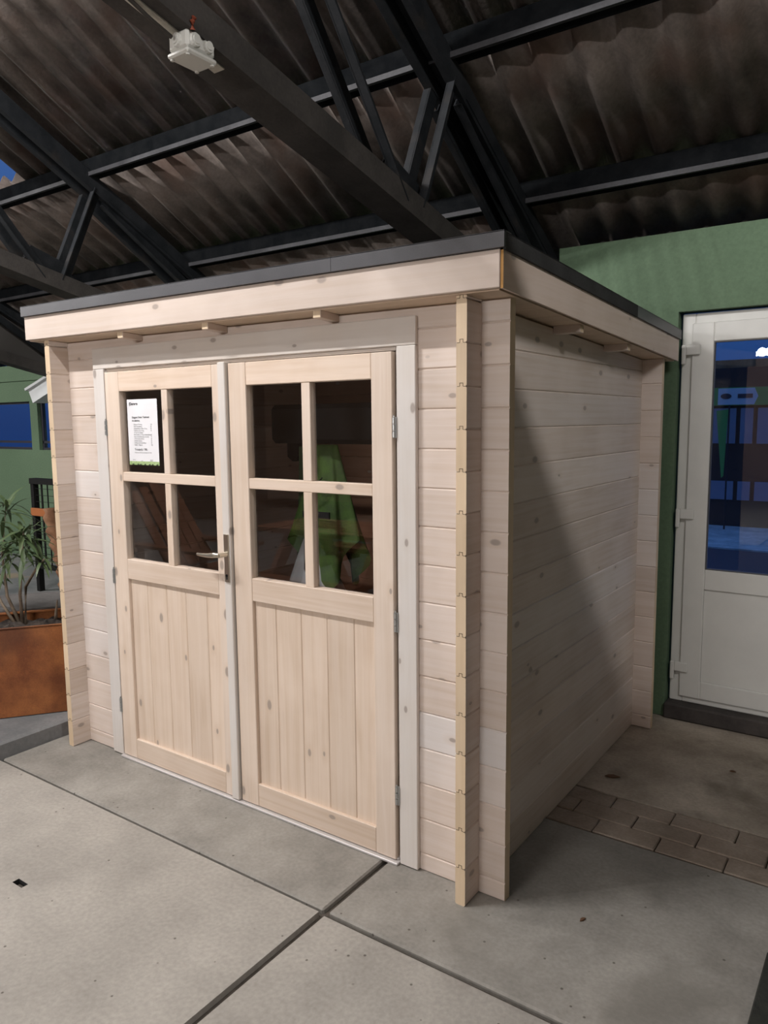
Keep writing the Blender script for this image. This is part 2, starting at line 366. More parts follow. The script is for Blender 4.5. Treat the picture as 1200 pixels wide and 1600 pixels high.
# ---- green wall behind the shed (left) with strip windows
g = MB(); y0, y1 = 2.6, 2.7
g.box(-10.5, -.55, y0, y1, 0, 1.335); g.box(-10.5, -.55, y0, y1, 1.885, 2.30)
for a, b in ((-10.5,-9.6), (-7.14,-6.99), (-5.2,-.55)): g.box(a, b, y0, y1, 1.335, 1.885)
g.box(-10.5, -.55, y0-.02, y0, 2.12, 2.16)
g.build('wall_left', [M['green']], kind='structure')
for a, b in ((-9.6,-7.14), (-6.99,-5.2)):
    w = struct('window_1' if a < -8 else 'window_2', (0,0,0))
    MB().box(a, b, y0+.04, y0+.07, 1.335, 1.36).box(a, b, y0+.04, y0+.07, 1.41, 1.435).box(a, b, y0+.04, y0+.07, 1.86, 1.885).box(a, a+.03, y0+.04, y0+.07, 1.36, 1.86).box(b-.03, b, y0+.04, y0+.07, 1.36, 1.86).build('window_frame', [M['shopdark']], w)
    MB().box(a+.02, b-.02, y0+.05, y0+.056, 1.35, 1.87).build('pane', [M['glass']], w)
# other hall walls (behind and beside the camera)
MB().box(-10.5, 8.2, -10, -9.9, -.1, 4.5).build('wall_front', [M['hallwood']], kind='structure')
MB().box(-10.6, -10.5, -10, 2.7, -.1, 6.4).build('wall_west', [M['hall']], kind='structure')
MB().box(8.1, 8.2, -10, 2.6, -.1, 6.4).build('wall_east', [M['hall']], kind='structure')

# ---- corrugated roof
RS = .55; RIDGE = -4.0
def zs(y): return 3.295-RS*(y-.912)
def zf(y): return zs(RIDGE)-.004-RS*(RIDGE-y)    # far slope, y < ridge
ce = MB()
def sheet(ya, yb, xa, xb, zfun, lift):
    pit, amp, th = .186, .030, .007; seg = 10
    nx = max(2, int(round((xb-xa)/pit*seg))); L = math.sqrt(1+RS*RS)
    b = len(ce.v)
    for i in range(nx+1):
        x = xa+(xb-xa)*i/nx; dz = amp*math.cos(2*math.pi*(x+.018)/pit)
        for (yy, ex) in ((ya, 0), (yb, 0), (ya, th), (yb, th)):
            l = lift if yy == ya else 0
            ce.v.append((x, yy, zfun(yy)+dz+ex+amp+l))
    for i in range(nx):
        p, q = b+4*i, b+4*i+4
        for f in ((p,p+1,q+1,q), (p+2,q+2,q+3,p+3), (p+1,p+3,q+3,q+1), (p,q,q+2,p+2)):
            ce.f.append(f); ce.mi.append(0)
# purlins every .79 m in y
PY = [-3.7, -2.2, -.70, .912, 1.702, 2.5]
for k in range(len(PY)-1):
    ya, yb = PY[k]-.03, PY[k+1]+.06
    if abs(PY[k]+.70) < .01:
        sheet(ya, yb, -10.5, -5.0, zs, .012); sheet(ya, .58, -5.0, -4.1, zs, .012); sheet(ya, yb, -4.1, 8.1, zs, .012)
    elif PY[k+1] > 2.0:
        sheet(ya, 2.75, -10.5, -.5, zs, .012); sheet(ya, 2.3, -.5, 8.1, zs, .012)
    else:
        sheet(ya, yb, -10.5, 8.1, zs, .012)
sheet(RIDGE-.1, PY[0]+.06, -10.5, 8.1, zs, .012)
sheet(-10.1, RIDGE+.05, -10.5, 8.1, zf, 0)
o = ce.build('ceiling', [M['roof']], smooth=True, kind='structure')

# ================================================================== GREEN WALL DOOR (white pvc)
d = struct('door_1', (.6, 2.0, 0))
yf = 2.005
fr = MB()
fr.box(.120, .186, yf, yf+.07, .085, 2.158).box(1.0, 1.066, yf, yf+.07, .085, 2.158).box(.186, 1.0, yf, yf+.07, 2.095, 2.158).box(.186, 1.0, yf, yf+.07, .085, .135)
fr.build('door_frame', [M['pvc']], d, bevel=.004)
lf = MB(); yl = yf-.014
lf.box(.172, .279, yl, yl+.06, .118, 2.108).box(.907, 1.012, yl, yl+.06, .118, 2.108)
for z0, z1 in ((2.010, 2.108), (.72, .828), (.118, .215)): lf.box(.279, .907, yl, yl+.06, z0, z1)
leaf = lf.build('door_leaf', [M['pvc']], d, bevel=.004)
MB().box(.28, .906, yl+.012, yl+.04, .216, .719).build('lower_panel', [M['pvc']], leaf)
MB().box(.27, .915, yl+.028, yl+.034, .82, 2.02).build('glass_pane', [M['glass']], leaf)
se = MB()
for a in ((.279,.284,.828,2.010), (.902,.907,.828,2.010)): se.box(a[0], a[1], yl+.006, yl+.028, a[2], a[3])
se.box(.284, .902, yl+.006, yl+.028, .828, .833).box(.284, .902, yl+.006, yl+.028, 2.005, 2.010)
se.build('glazing_seal', [M['rubber']], leaf)
for z in (1.955, 1.10, .265):
    h = MB(); h.box(.125, .146, yl-.018, yl, z-.055, z+.045); h.box(.146, .216, yl-.016, yl, z-.008, z+.045)
    h.build('hinge', [M['pvc']], d, bevel=.004)
MB().box(.905, 1.0, yl-.012, yl, 1.0, 1.16).tube([(.95,yl-.012,1.1),(.95,yl-.06,1.1),(.83,yl-.06,1.1)], .009).build('door_handle', [M['pvc']], leaf)
MB().box(.108, 1.075, 1.93, 2.07, 0, .084).build('trim_1', [M['sill']], bevel=.008, kind='structure')

# ================================================================== ROOF STEEL
def truss(xc, label):
    t = thing('roof_truss', (xc, 0, 0), label, 'roof truss', 'dark steel roof trusses')
    ZC = lambda y: 2.70-.230*(y+.44)
    ZR = lambda y: 3.207-RS*(y-.912)
    X = 0.0
    def child(mb, nm, mt):
        o = mb.build(nm, mt); o.parent = t; return o
    c = MB(); c.hexa([(X-.072,-3.9,ZC(-3.9)),(X+.078,-3.9,ZC(-3.9)),(X+.078,2.58,ZC(2.58)),(X-.072,2.58,ZC(2.58))]+[(X-.072,-3.9,ZC(-3.9)+.10),(X+.078,-3.9,ZC(-3.9)+.10),(X+.078,2.58,ZC(2.58)+.10),(X-.072,2.58,ZC(2.58)+.10)])
    child(c, 'bottom_chord', [M['chord']])
    c = MB()
    for dx in (-.055, .055):
        c.hexa([(X+dx-.02,-3.95,ZR(-3.95)-.11),(X+dx+.02,-3.95,ZR(-3.95)-.11),(X+dx+.02,2.4,ZR(2.4)-.11),(X+dx-.02,2.4,ZR(2.4)-.11),(X+dx-.02,-3.95,ZR(-3.95)),(X+dx+.02,-3.95,ZR(-3.95)),(X+dx+.02,2.4,ZR(2.4)),(X+dx-.02,2.4,ZR(2.4))])
    c.hexa([(X-.035,-3.95,ZR(-3.95)-.03),(X+.035,-3.95,ZR(-3.95)-.03),(X+.035,2.4,ZR(2.4)-.03),(X-.035,2.4,ZR(2.4)-.03),(X-.035,-3.95,ZR(-3.95)-.01),(X+.035,-3.95,ZR(-3.95)-.01),(X+.035,2.4,ZR(2.4)-.01),(X-.035,2.4,ZR(2.4)-.01)])
    child(c, 'top_chord', [M['steel']])
    def web(ya, za, yb, zb, w=.06, gap=.045):
        mb = MB()
        for s in (-1, 1):
            # angle section: one leg in the plane of the truss, one leg outward
            mb.bar((X+s*gap, ya, za), (X+s*gap, yb, zb), .008, w)
            p, q = Vector((X+s*(gap+.018), ya, za)), Vector((X+s*(gap+.018), yb, zb))
            dd = (q-p).normalized(); nn = Vector((1,0,0)).cross(dd)
            if nn.y > 0: nn = -nn
            mb.bar(p+nn*(w/2-.003), q+nn*(w/2-.003), .036, .006)
        child(mb, 'web_member', [M['steel']])
    web(.93, 3.12, .66, ZC(.66)+.06)
    web(.54, ZC(.54)+.06, -.68, ZR(-.68)-.06)
    web(.97, 3.06, 2.22, 2.26, .075)
    web(1.02, 3.10, 2.30, 2.40, .075)
    web(-.66, ZR(-.66)-.08, -1.1, ZC(-1.1)+.05)
    web(-1.2, ZC(-1.2)+.05, -2.25, ZR(-2.25)-.06)
    for s in (-1, 1):
        gp = MB()
        gp.loft([(X+s*.008-.004,.42,ZC(.42)+.1),(X+s*.008-.004,.78,ZC(.78)+.1),(X+s*.008-.004,.70,ZC(.7)+.2),(X+s*.008-.004,.48,ZC(.48)+.22)], [(X+s*.008+.004,.42,ZC(.42)+.1),(X+s*.008+.004,.78,ZC(.78)+.1),(X+s*.008+.004,.70,ZC(.7)+.2),(X+s*.008+.004,.48,ZC(.48)+.22)])
        child(gp, 'gusset_plate', [M['steel']])
    return t
t0 = truss(-.69, 'dark steel truss passing above the wooden shed, carrying a grey junction box')
def dup(root, loc, label):
    r = root.copy(); COL.objects.link(r); r.location = loc; r['label'] = label
    for ch in list(root.children):
        c = ch.copy(); COL.objects.link(c); c.parent = r
    return r
dup(t0, (-3.34, 0, 0), 'dark steel truss at upper left, above the left end of the shed roof')
dup(t0, (-5.99, 0, 0), 'farthest dark roof truss, its low sloping chord above the green wall at left')
MB().loft([(-6.02,.2,2.66),(-6.02,2.5,2.13),(-6.02,2.5,2.30),(-6.02,.2,3.50)], [(-6.0,.2,2.66),(-6.0,2.5,2.13),(-6.0,2.5,2.30),(-6.0,.2,3.50)]).build('trim_2', [M['hall']], kind='structure')
lab = {0: None}
for k, py in enumerate(PY):
    if py > 2.2: continue
    zb = zs(py)-.09; x0, x1 = (-10.4, 8.0)
    mb = MB(); mb.hexa([(x0,py-.03,zb+.012),(x1,py-.03,zb+.012),(x1,py+.03,zb-.012),(x0,py+.03,zb-.012),(x0,py-.03,zs(py-.03)-.004),(x1,py-.03,zs(py-.03)-.004),(x1,py+.03,zs(py+.03)-.004),(x0,py+.03,zs(py+.03)-.004)])
    mb.box(x0, x1, py-.050, py-.03, zb-.012, zb+.012, 1)
    o = mb.build('purlin', [M['purlin_shade'], M['purlin']])  # light put into the colours: face as if in shade, lip as lit strip
    L = {.912: 'dark grey steel purlin crossing the ceiling above the junction of the near roof truss', 1.702: 'lowest dark steel purlin, just above the shed roof and the green wall'}
    key = min(L, key=lambda q: abs(q-py))
    tag(o, L[key] if abs(key-py) < .01 else 'dark steel purlin high in the hall roof, out of view above the shed', 'purlin', 'steel purlins under the corrugated roof')
# junction box on the underside of the near truss
jb = thing('junction_box', (-.662, -.575, 2.675), 'grey-white plastic electrical junction box under the dark roof truss', 'junction box')
x0, x1, ya, yb = -.703, -.620, -.615, -.507
b = MB(); b.box(x0, x1, ya, yb, 2.690, 2.742); b.build('housing', [M['plastic']], jb, bevel=.008)
b = MB(); b.box(x0-.003, x1+.003, ya-.003, yb+.003, 2.674, 2.689)
lid = b.build('lid', [M['plastic']], jb, bevel=.005)
for sx in (x0+.008, x1-.008):
    for sy in (ya+.008, yb-.008): MB().tube([(sx,sy,2.670),(sx,sy,2.676)], .006, 8).build('lid_screw', [M['plastic']], lid)
for (cx, cy, dx, dy) in ((x1, ya+.03, 1, 0), (x1, yb-.03, 1, 0), (-.662, ya, 0, -1)):
    b = MB(); c = Vector((cx, cy, 2.716)); dv = Vector((dx, dy, 0))
    b.tube([c-dv*.002, c+dv*.007], [.021, .018], 14).tube([c+dv*.006, c+dv*.010], [.013, .012], 14)
    b.build('cable_gland', [M['plastic']], jb)
b = MB()
zc = lambda y: 2.70-.230*(y+.44)
b.hexa([(-.695,-.78,zc(-.78)-.004),(-.66,-.78,zc(-.78)-.004),(-.655,-.44,zc(-.44)-.004),(-.70,-.44,zc(-.44)-.004),(-.695,-.78,zc(-.78)+.002),(-.66,-.78,zc(-.78)+.002),(-.655,-.44,zc(-.44)+.002),(-.70,-.44,zc(-.44)+.002)])
b.build('mounting_strip', [M['cream']], jb)
b = MB(); b.tube([(-.662,-.635,2.716),(-.664,-.70,2.735),(-.670,-.80,2.775),(-.672,-1.1,2.845),(-.672,-1.6,2.96)], .006, 8)
b.build('cable', [M['cable']], jb)
MB().tube([(-.612,-.60,2.735),(-.606,-.605,2.755),(-.604,-.60,2.765)], .008, 8).build('wire_cap', [M['red']], jb)

# ================================================================== SHED
W, T, D, E, H = 2.2912, .0373, 1.7289, .098, .133
def zr(x, y): return 2.006-.0465*(y+.125)-.0075*x
shed = thing('garden_shed', (-1.15, 0, 0), 'whitewashed wooden log garden shed with double doors and a dark flat roof', 'garden shed')
CH = .0045
def log_x(mb, x0, x1, z0, z1a, z1b, y0, outer=-1):
    # log running along x; outer face at y0, thickness T; small chamfers on the outer long edges
    yo, yi = y0, y0+T
    def ring(x, zt): return [(x,yo,z0+CH),(x,yo+CH,z0),(x,yi,z0),(x,yi,zt),(x,yo+CH,zt),(x,yo,zt-CH)]
    mb.loft(ring(x0, z1a), ring(x1, z1b), 0, 1)
def log_y(mb, y0, y1, z0, z1a, z1b, x0, x1, out):
    xo, xi = (x1, x0) if out > 0 else (x0, x1)
    s = 1 if out > 0 else -1
    def ring(y, zt): 
        c = min(CH, max(.001, (zt-z0)*.3))
        return [(xo,y,z0+c),(xo-s*c,y,z0),(xi+s*c,y,z0),(xi,y,z0+c),(xi,y,zt-c),(xi+s*c,y,zt),(xo-s*c,y,zt),(xo,y,zt-c)]
    mb.loft(ring(y0, z1a), ring(y1, z1b), 0, 1)
fwall = MB(); bwall = MB(); bext = MB(); bexl = MB()
xa, xb = -W-E, E
edges = [0]+[(n+.5)*H for n in range(15)]+[9]
for i in range(len(edges)-1):
    z0, z1 = edges[i], edges[i+1]
    if z1 > 3: za, zb_ = zr(xa, 0)-.001, zr(xb, 0)-.001
    else: za = zb_ = z1
    if z0 < 1.87:
        log_x(fwall, xa, -1.97, z0, za, za, 0); log_x(fwall, -.30, xb, z0, zb_, zb_, 0)
        if z1 > 1.87: fwall.box(-1.97, -.30, .001, T, 1.87, z1)
    else: log_x(fwall, xa, xb, z0, za, zb_, 0)
    yb0 = D
    zt = min(z1, zr(0, D)-.001)
    if zt-z0 > .01:
        log_x(bwall, -W+T, -T, z0, zt, zt, D)
        log_x(bext, -T, xb, z0, zt, zt, D); log_x(bexl, xa, -W+T, z0, zt, zt, D)
fwall.build('front_wall', [M['log_x'], M['end']], shed)
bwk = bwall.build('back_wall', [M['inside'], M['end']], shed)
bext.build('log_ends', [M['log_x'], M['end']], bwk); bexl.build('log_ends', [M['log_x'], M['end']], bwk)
for (x0, x1, out, nm) in ((-T, 0, 1, 'right'), (-W, -W+T, -1, 'left')):
    sw = MB()
    for n in range(16):
        z0 = n*H; y0, y1 = -E, D+T+E
        zt0 = min(z0+H, zr(x0, y0)-.001); zt1 = min(z0+H, zr(x0, y1)-.001)
        if n == 15:
            y1 = 1.0; zt1 = zr(x0, y1)-.001
            zt1 = max(zt1, z0+.002)
            if zt0-z0 < .004: continue
        log_y(sw, y0, y1, z0, zt0, zt1, x0, x1, out)
    # tongue and groove marks on the log ends
    gr = sw; xm = (x0+x1)/2
    for n in range(1, 16):
        z = n*H
        gr.box(xm-.0065, xm-.0050, -E-.0006, -E+.004, z, z+.011, 2).box(xm+.0050, xm+.0065, -E-.0006, -E+.004, z, z+.011, 2).box(xm-.0065, xm+.0065, -E-.0006, -E+.004, z+.0095, z+.011, 2)
        gr.box(x0+.003, xm-.0065, -E-.0006, -E+.004, z-.0007, z+.0007, 2).box(xm+.0065, x1-.003, -E-.0006, -E+.004, z-.0007, z+.0007, 2)
    o = sw.build('side_wall', [M['log_y'], M['end'], M['groove']], shed)
    if nm == 'right': o['label'] = 'long boarded side wall facing right'

# door frame
f = MB()
f.box(-2.036, -.239, -.018, 0, 1.877, 1.972, 1)
f.box(-2.036, -1.956, -.018, 0, .004, 1.876, 0); f.box(-.316, -.239, -.018, 0, .004, 1.876, 0)
f.box(-1.97, -1.950, -.004, T+.01, .012, 1.872, 0); f.box(-.327, -.300, -.004, T+.01, .012, 1.872, 0); f.box(-1.95, -.327, -.004, T+.01, 1.864, 1.877, 1)
f.build('door_frame', [M['white_z'], M['white_x']], shed, bevel=.0025)
th = MB(); th.box(-1.955, -.318, -.034, .03, 0, .010); th.box(-1.95, -.325, -.012, .03, .010, .018)
th.build('threshold', [M['alu']], shed, bevel=.002)

YF, YB = -.020, .020
def door(xl, sl, sr, xr, mu0, mu1, boards, name, label):
    mb = MB()
    mb.box(xl, sl, YF, YB, .013, 1.860, 0); mb.box(sr, xr, YF, YB, .013, 1.860, 0)
    mb.box(sl, sr, YF+.0008, YB, 1.770, 1.860, 1); mb.box(sl, sr, YF+.0008, YB, .899, .994, 1); mb.box(sl, sr, YF+.0008, YB, .013, .112, 1)
    dr = mb.build(name, [M['door_z'], M['door_x']], shed, bevel=.0025)
    gb = MB(); gb.box(sl, sr, YF+.002, YB-.002, 1.360, 1.402, 0)
    gb.box(mu0, mu1, YF+.003, YB-.002, 1.402, 1.770, 1); gb.box(mu0, mu1, YF+.003, YB-.002, .994, 1.360, 1)
    gb.build('glazing_bar', [M['door_x'], M['door_z']], dr, bevel=.002)
    for (a, b_) in ((sl, mu0), (mu1, sr)):
        for (c, d_) in ((.994, 1.360), (1.402, 1.770)):
            MB().box(a-.002, b_+.002, .004, .008, c-.002, d_+.002).build('glass_pane', [M['glass']], dr)
    pn = MB(); bx = [sl]+boards+[sr]
    for i in range(len(bx)-1):
        c = .0035; a, b_ = bx[i], bx[i+1]; yo = YF+.015; yi = .012
        A = [(a,yo+c,.108),(a+c,yo,.108),(b_-c,yo,.108),(b_,yo+c,.108),(b_,yi,.108),(a,yi,.108)]
        pn.loft(A, [(p[0],p[1],.903) for p in A])
    pn.build('panel', [M['door_z']], dr)
    return dr
dl = door(-1.946, -1.846, -1.229, -1.178, -1.553, -1.514, [-1.725, -1.590, -1.460, -1.324], 'door', None)
drr = door(-1.131, -1.033, -.422, -.333, -.747, -.704, [-.917, -.783, -.652, -.522], 'door', None)
dl['label'] = 'left door leaf with the paper sheet and lever handle'; drr['label'] = 'right door leaf without handle'
cs = MB(); cs.box(-1.179, -1.137, YF-.014, YB, .013, 1.866); cs.build('cover_strip', [M['white_z']], dl, bevel=.003)
MB().box(-1.136, -1.131, -.004, .02, .013, 1.862).build('closing_seal', [M['groove']], drr)
hd = MB(); hx = -1.156; yq = YF-.014
hd.box(hx-.0135, hx+.0135, yq-.006, yq, .966, 1.168)
hd.tube([(hx,yq-.004,1.085),(hx,yq-.03,1.085),(hx,yq-.05,1.085)], [.011,.010,.010], 12)
pts = [(hx+.006,yq-.050,1.087),(hx-.02,yq-.052,1.086),(hx-.06,yq-.050,1.081),(hx-.10,yq-.046,1.079),(hx-.135,yq-.042,1.079)]
hd.tube(pts, [.0085,.0115,.0095,.0075,.006], 12)
hdl = hd.build('door_handle', [M['nickel']], dl, bevel=.0015)
MB().tube([(hx,yq-.0075,.995),(hx,yq-.005,.995)], .006, 10).box(hx-.003, hx+.003, yq-.0075, yq-.005, .978, .995).build('keyhole', [M['black']], hdl)
for (drx, hx, zz) in ((drr, -.3245, (1.602, .916, .268)), (dl, -1.951, (1.605, .902, .262))):
    for z in zz:
        h = MB(); h.box(hx-.0015, hx+.010, -.022, -.018, z-.036, z+.036)
        for k in range(3): h.tube([(hx, -.023, z-.034+.0235*k), (hx, -.023, z-.034+.0235*k+.021)], .0055, 10)
        h.tube([(hx,-.023,z+.036),(hx,-.023,z+.042)], .003, 8)
        h.build('hinge', [M['zinc']], drx)

# roof build-up
def rslab(x0, x1, y0, y1, b, t, mi=0, mb=None, caps=None):
    mb = mb or MB()
    P = [(x0,y0),(x1,y0),(x1,y1),(x0,y1)]
    return mb.hexa([(x,y,zr(x,y)+b) for x, y in P]+[(x,y,zr(x,y)+t) for x, y in P], mi, caps)
XL, XR = -2.405, .114
rb = MB(); yy = -.106
while yy < 1.86:
    rslab(XL+.019, XR-.001, yy, min(yy+.118, 1.869), 0, .02, 0, rb); yy += .12
rb.build('roof_boards', [M['soffit']], shed)
rslab(XL, XR+.002, -.11, 1.872, .021, .135).build('roof_felt', [M['felt']], shed)
rslab(XL, XR+.009, -.125, -.107, .004, .113).build('fascia_board', [M['fascia_x']], shed, bevel=.002)
mb = rslab(XR+.0105, XR+.019, -.122, 1.887, .001, .110, 0, None, {2: 1, 5: 1}); mb.build('fascia_board', [M['fascia_y'], M['orange_end']], shed)
rslab(XL, XL+.018, -.106, 1.887, .001, .110).build('fascia_board', [M['fascia_y']], shed, bevel=.002)
rslab(XL, XR, 1.87, 1.888, .001, .110).build('fascia_board', [M['fascia_x']], shed, bevel=.002)
for (a, b_) in ((XL-.008, -.4985), (-.4970, XR+.028)):
    mb = rslab(a, b_, -.137, -.125, .114, .160); rslab(a, b_, -.137, -.09, .158, .161, 0, mb); mb.build('roof_trim', [M['trimmetal']], shed)
for (a, b_, mt_) in ((-.125, 1.15, 'felt'), (1.152, 1.898, 'trimmetal')):
    mb = rslab(XR+.019, XR+.028, a, b_, .110, .157); rslab(XR-.02, XR+.028, a, b_, .155, .158, 0, mb); mb.build('roof_trim', [M[mt_]], shed)
rslab(XL-.008, XL, -.125, 1.898, .110, .157).build('roof_trim', [M['trimmetal']], shed)
for (a, b_) in ((-1.715,-1.678), (-1.178,-1.143), (-.607,-.572)):
    rslab(a, b_, -.105, 0, -.026, 0, 0, None, {2: 1}).build('rafter_end', [M['fascia_y'], M['end']], shed, bevel=.0015)
for yc in (.592, 1.160):
    rslab(0, .106, yc-.018, yc+.018, -.029, 0, 0, None, {3: 1}).build('rafter_end', [M['fascia_x'], M['end']], shed, bevel=.0015)
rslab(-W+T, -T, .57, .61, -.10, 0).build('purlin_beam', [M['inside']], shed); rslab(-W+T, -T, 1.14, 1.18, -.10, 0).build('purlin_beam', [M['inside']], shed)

# paper sheet on the glass of the left door
ps = thing('price_sheet', (-1.712, .002, 1.44), 'white price sheet with green bottom band in the upper left pane of the left door', 'paper sheet')
px0, px1, pz0, pz1, py = -1.819, -1.608, 1.436, 1.733, .0025
MB().box(px0, px1, py, py+.0006, pz0, pz1).build('sheet', [M['paper']], ps)
MB().box(px0, px1, py-.0004, py, pz0, pz0+.017).build('green_band', [M['papergreen']], ps)
gm = MB()
for k in range(7):
    xx = px0+.02+.028*k+random.uniform(-.006,.006); gm.loft([(xx,py-.0005,pz0),(xx+.018,py-.0005,pz0),(xx+.012,py-.0005,pz0+.006),(xx+.004,py-.0005,pz0+.005)], [(xx,py-.0004,pz0),(xx+.018,py-.0004,pz0),(xx+.012,py-.0004,pz0+.006),(xx+.004,py-.0004,pz0+.005)])
gm.build('leaf_print', [M['clothdark']], ps)
def text(s, x, z, size, mat, bold=0):
    cu = bpy.data.curves.new('lettering', 'FONT'); cu.body = s; cu.size = size; cu.offset = bold; cu.extrude = .0001
    ob = bpy.data.objects.new('lettering', cu); COL.objects.link(ob); ob.rotation_euler = (math.pi/2, 0, 0)
    dg = bpy.context.evaluated_depsgraph_get(); me = bpy.data.meshes.new_from_object(ob.evaluated_get(dg))
    bpy.data.objects.remove(ob); me.materials.clear(); me.materials.append(mat)
    o2 = bpy.data.objects.new('lettering', me); COL.objects.link(o2); o2.parent = ps; o2.rotation_euler = (math.pi/2, 0, 0)
    o2.location = Vector((x, py-.0007, z))-Vector(ps.location)
pt = lambda fx, fz: (px0+fx*(px1-px0), pz1-fz*(pz1-pz0))
def line(s, fx, fz, size, mat, bold=0): a = pt(fx, fz); text(s, a[0], a[1], size, mat, bold)
line('(Dorwen', .07, .085, .0165, M['ink'], .0007)
line('Dogpen Delor Tuinhuisl', .15, .285, .0125, M['ink'], .0001)
line('des dakdelen', .15, .335, .0105, M['ink'], .0003)
rows = [('Dakgoot 19 mm g', '155'), ('Vloer met behang', '95'), ('Dakbedekking rubber 19 mg', '95'), ('Vuilafvoer met 19 mg', '75'), ('19 mg in de dakleer', ''), ('Plus wanden in 19 mm dakbedekking', '18'), ('Deur met dubbel glas en ramen', '19'), ('19 mm dakwandhout', '25'), ('Dubbele deurset', '55'), ('Dakkap met kunstdakleer', '27'), ('Staalfix  Dakgoot', '155')]
for k, (a, b_) in enumerate(rows):
    fz = .39+.031*k
    line('-', .155, fz, .008, M['greyink']); line(a, .20, fz, .0082, M['greyink'])
    if b_: line(b_, .76, fz, .0082, M['greyink'])
line('Totaalprijs 1780,-', .20, .775, .0135, M['ink'])
line('Prijzen zijn incl. btw en montage excl. vloer', .20, .815, .0068, M['greyink'])
line('telefoon', .12, .925, .006, M['greyink']); line('www', .40, .94, .006, M['greyink']); line('adres 19', .70, .925, .006, M['greyink']); line('tel 0123', .70, .942, .006, M['greyink'])

# ================================================================== INSIDE THE SHED (seen through the right door)
gb = thing('green_cloth_bag', (-.87, .24, .62), 'crumpled bright green cloth cover over white plastic, hanging behind the right door glass', 'cloth cover')
def drape(cx, cy, ztop, zbot, r0, r1, folds, depth, seed, mat, nm, jag=.0, a0=0, a1=2*math.pi):
    rnd = random.Random(seed); mb = MB(); nu, nv = 64, 14; ph = [rnd.uniform(0, 6.28) for _ in range(4)]
    for j in range(nv+1):
        v = j/nv
        for i in range(nu):
            a = a0+(a1-a0)*i/nu; fo = math.sin(folds*a+ph[0])*.6+math.sin((folds*2-1)*a+ph[1]+2*v)*.4
            r = (r0+(r1-r0)*v)*(1+depth*fo*(.2+.8*v)); z = ztop+(zbot-ztop)*v+jag*v*math.sin(3*a+ph[2])
            mb.v.append((cx+r*math.cos(a), cy+r*.38*math.sin(a), z))
    for j in range(nv):
        for i in range(nu):
            k = (i+1) % nu; mb.f.append((j*nu+i, j*nu+k, (j+1)*nu+k, (j+1)*nu+i)); mb.mi.append(0)
    b = len(mb.v); mb.v.append((cx, cy, ztop)); 
    for i in range(nu): mb.f.append((b, (i+1) % nu, i)); mb.mi.append(0)
    return mb.build(nm, [mat], gb, smooth=True)
drape(-.83, .23, 1.53, 1.05, .055, .175, 5, .30, 3, M['cloth'], 'cloth', .10)
drape(-.955, .26, 1.52, 1.02, .05, .07, 4, .25, 8, M['clothdark'], 'cloth_fold', .05)
drape(-.88, .20, 1.20, .86, .03, .15, 5, .30, 5, M['film'], 'plastic_sheet', .05)
MB().tube([(-.885,.17,1.56),(-.89,.17,1.3),(-.905,.17,.85)], .012, 8).tube([(-.80,.16,1.40),(-.84,.15,1.36)], .003).tube([(-.86,.165,1.30),(-.82,.155,1.36)], .003).box(-.90, -.76, .150, .158, 1.235, 1.262).build('strap', [M['ironblk']], gb)
MB().tube([(-.905,.19,1.5),(-.91,.19,.62)], .010, 8).build('pole', [M['film']], gb)
cb = MB(); cb.box(-1.22, -.62, .30, .50, 1.53, 1.70); cb.tube([(-1.12,.36,1.56),(-1.12,.36,1.45)], .035, 12)
tag(cb.build('black_case', [M['ironblk']], bevel=.02), 'flat black case hung under the shed roof, dark behind the right door glass', 'case')

# ================================================================== PLANTER, PLINTH, PLANT
MB().box(-10, -2.425, -6, 2.6, -.1, .08).build('plinth_paving', [M['slate']], bevel=.012, kind='structure')
pl = thing('planter', (-2.9, -.1, .08), 'rusty orange weathering steel trough planter left of the shed', 'planter')
A = Vector((-2.475, .101, 0)); dv = Vector((-.606, -.796, 0)); nv = Vector((-.796, .606, 0)); LN, DP = 1.6, .40
def P2(s, t, z): q = A+dv*s+nv*t; return (q.x, q.y, z)
mb = MB(); th_ = .006
for (s0, s1, t0_, t1_) in ((0, LN, 0, th_), (0, LN, DP-th_, DP), (0, th_, th_, DP-th_), (LN-th_, LN, th_, DP-th_)):
    R = [(s0,t0_),(s1,t0_),(s1,t1_),(s0,t1_)]
    mb.hexa([P2(*q, .085) for q in R]+[P2(*q, .563) for q in R])
for (t0_, t1_) in ((0, .03), (DP-.03, DP)):
    R = [(0,t0_),(LN,t0_),(LN,t1_),(0,t1_)]; mb.hexa([P2(*q, .555) for q in R]+[P2(*q, .563) for q in R])
mb.build('steel_sides', [M['corten']], pl)
so = MB(); n1, n2 = 60, 16
for i in range(n1+1):
    for j in range(n2+1): so.v.append(P2(th_+(LN-2*th_)*i/n1, th_+(DP-2*th_)*j/n2, .51+random.uniform(-.012,.014)))
for i in range(n1):
    for j in range(n2):
        a = i*(n2+1)+j; so.f.append((a, a+1, a+n2+2, a+n2+1)); so.mi.append(0)
so.build('soil', [M['soil']], pl)
def leafblade(mb, base, dirv, length, width, droop, rnd):
    d0 = Vector(dirv).normalized(); side = d0.cross(Vector((0,0,1)))
    if side.length < .05: side = Vector((1,0,0))
    side.normalize(); nseg = 5; p = Vector(base); d = d0.copy(); prof = [.25, .8, 1, .85, .5, .04]; b = len(mb.v)
    for i in range(nseg+1):
        nrm = side.cross(d).normalized(); w = width*prof[i]/2
        mb.v += [tuple(p-side*w+nrm*w*.25), tuple(p-nrm*.0), tuple(p+side*w+nrm*w*.25)]
        p = p+d*(length/nseg); d = (d+Vector((0,0,-1))*droop/nseg).normalized()
    for i in range(nseg):
        a = b+3*i
        mb.f += [(a,a+1,a+4,a+3), (a+1,a+2,a+5,a+4)]; mb.mi += [0, 0]
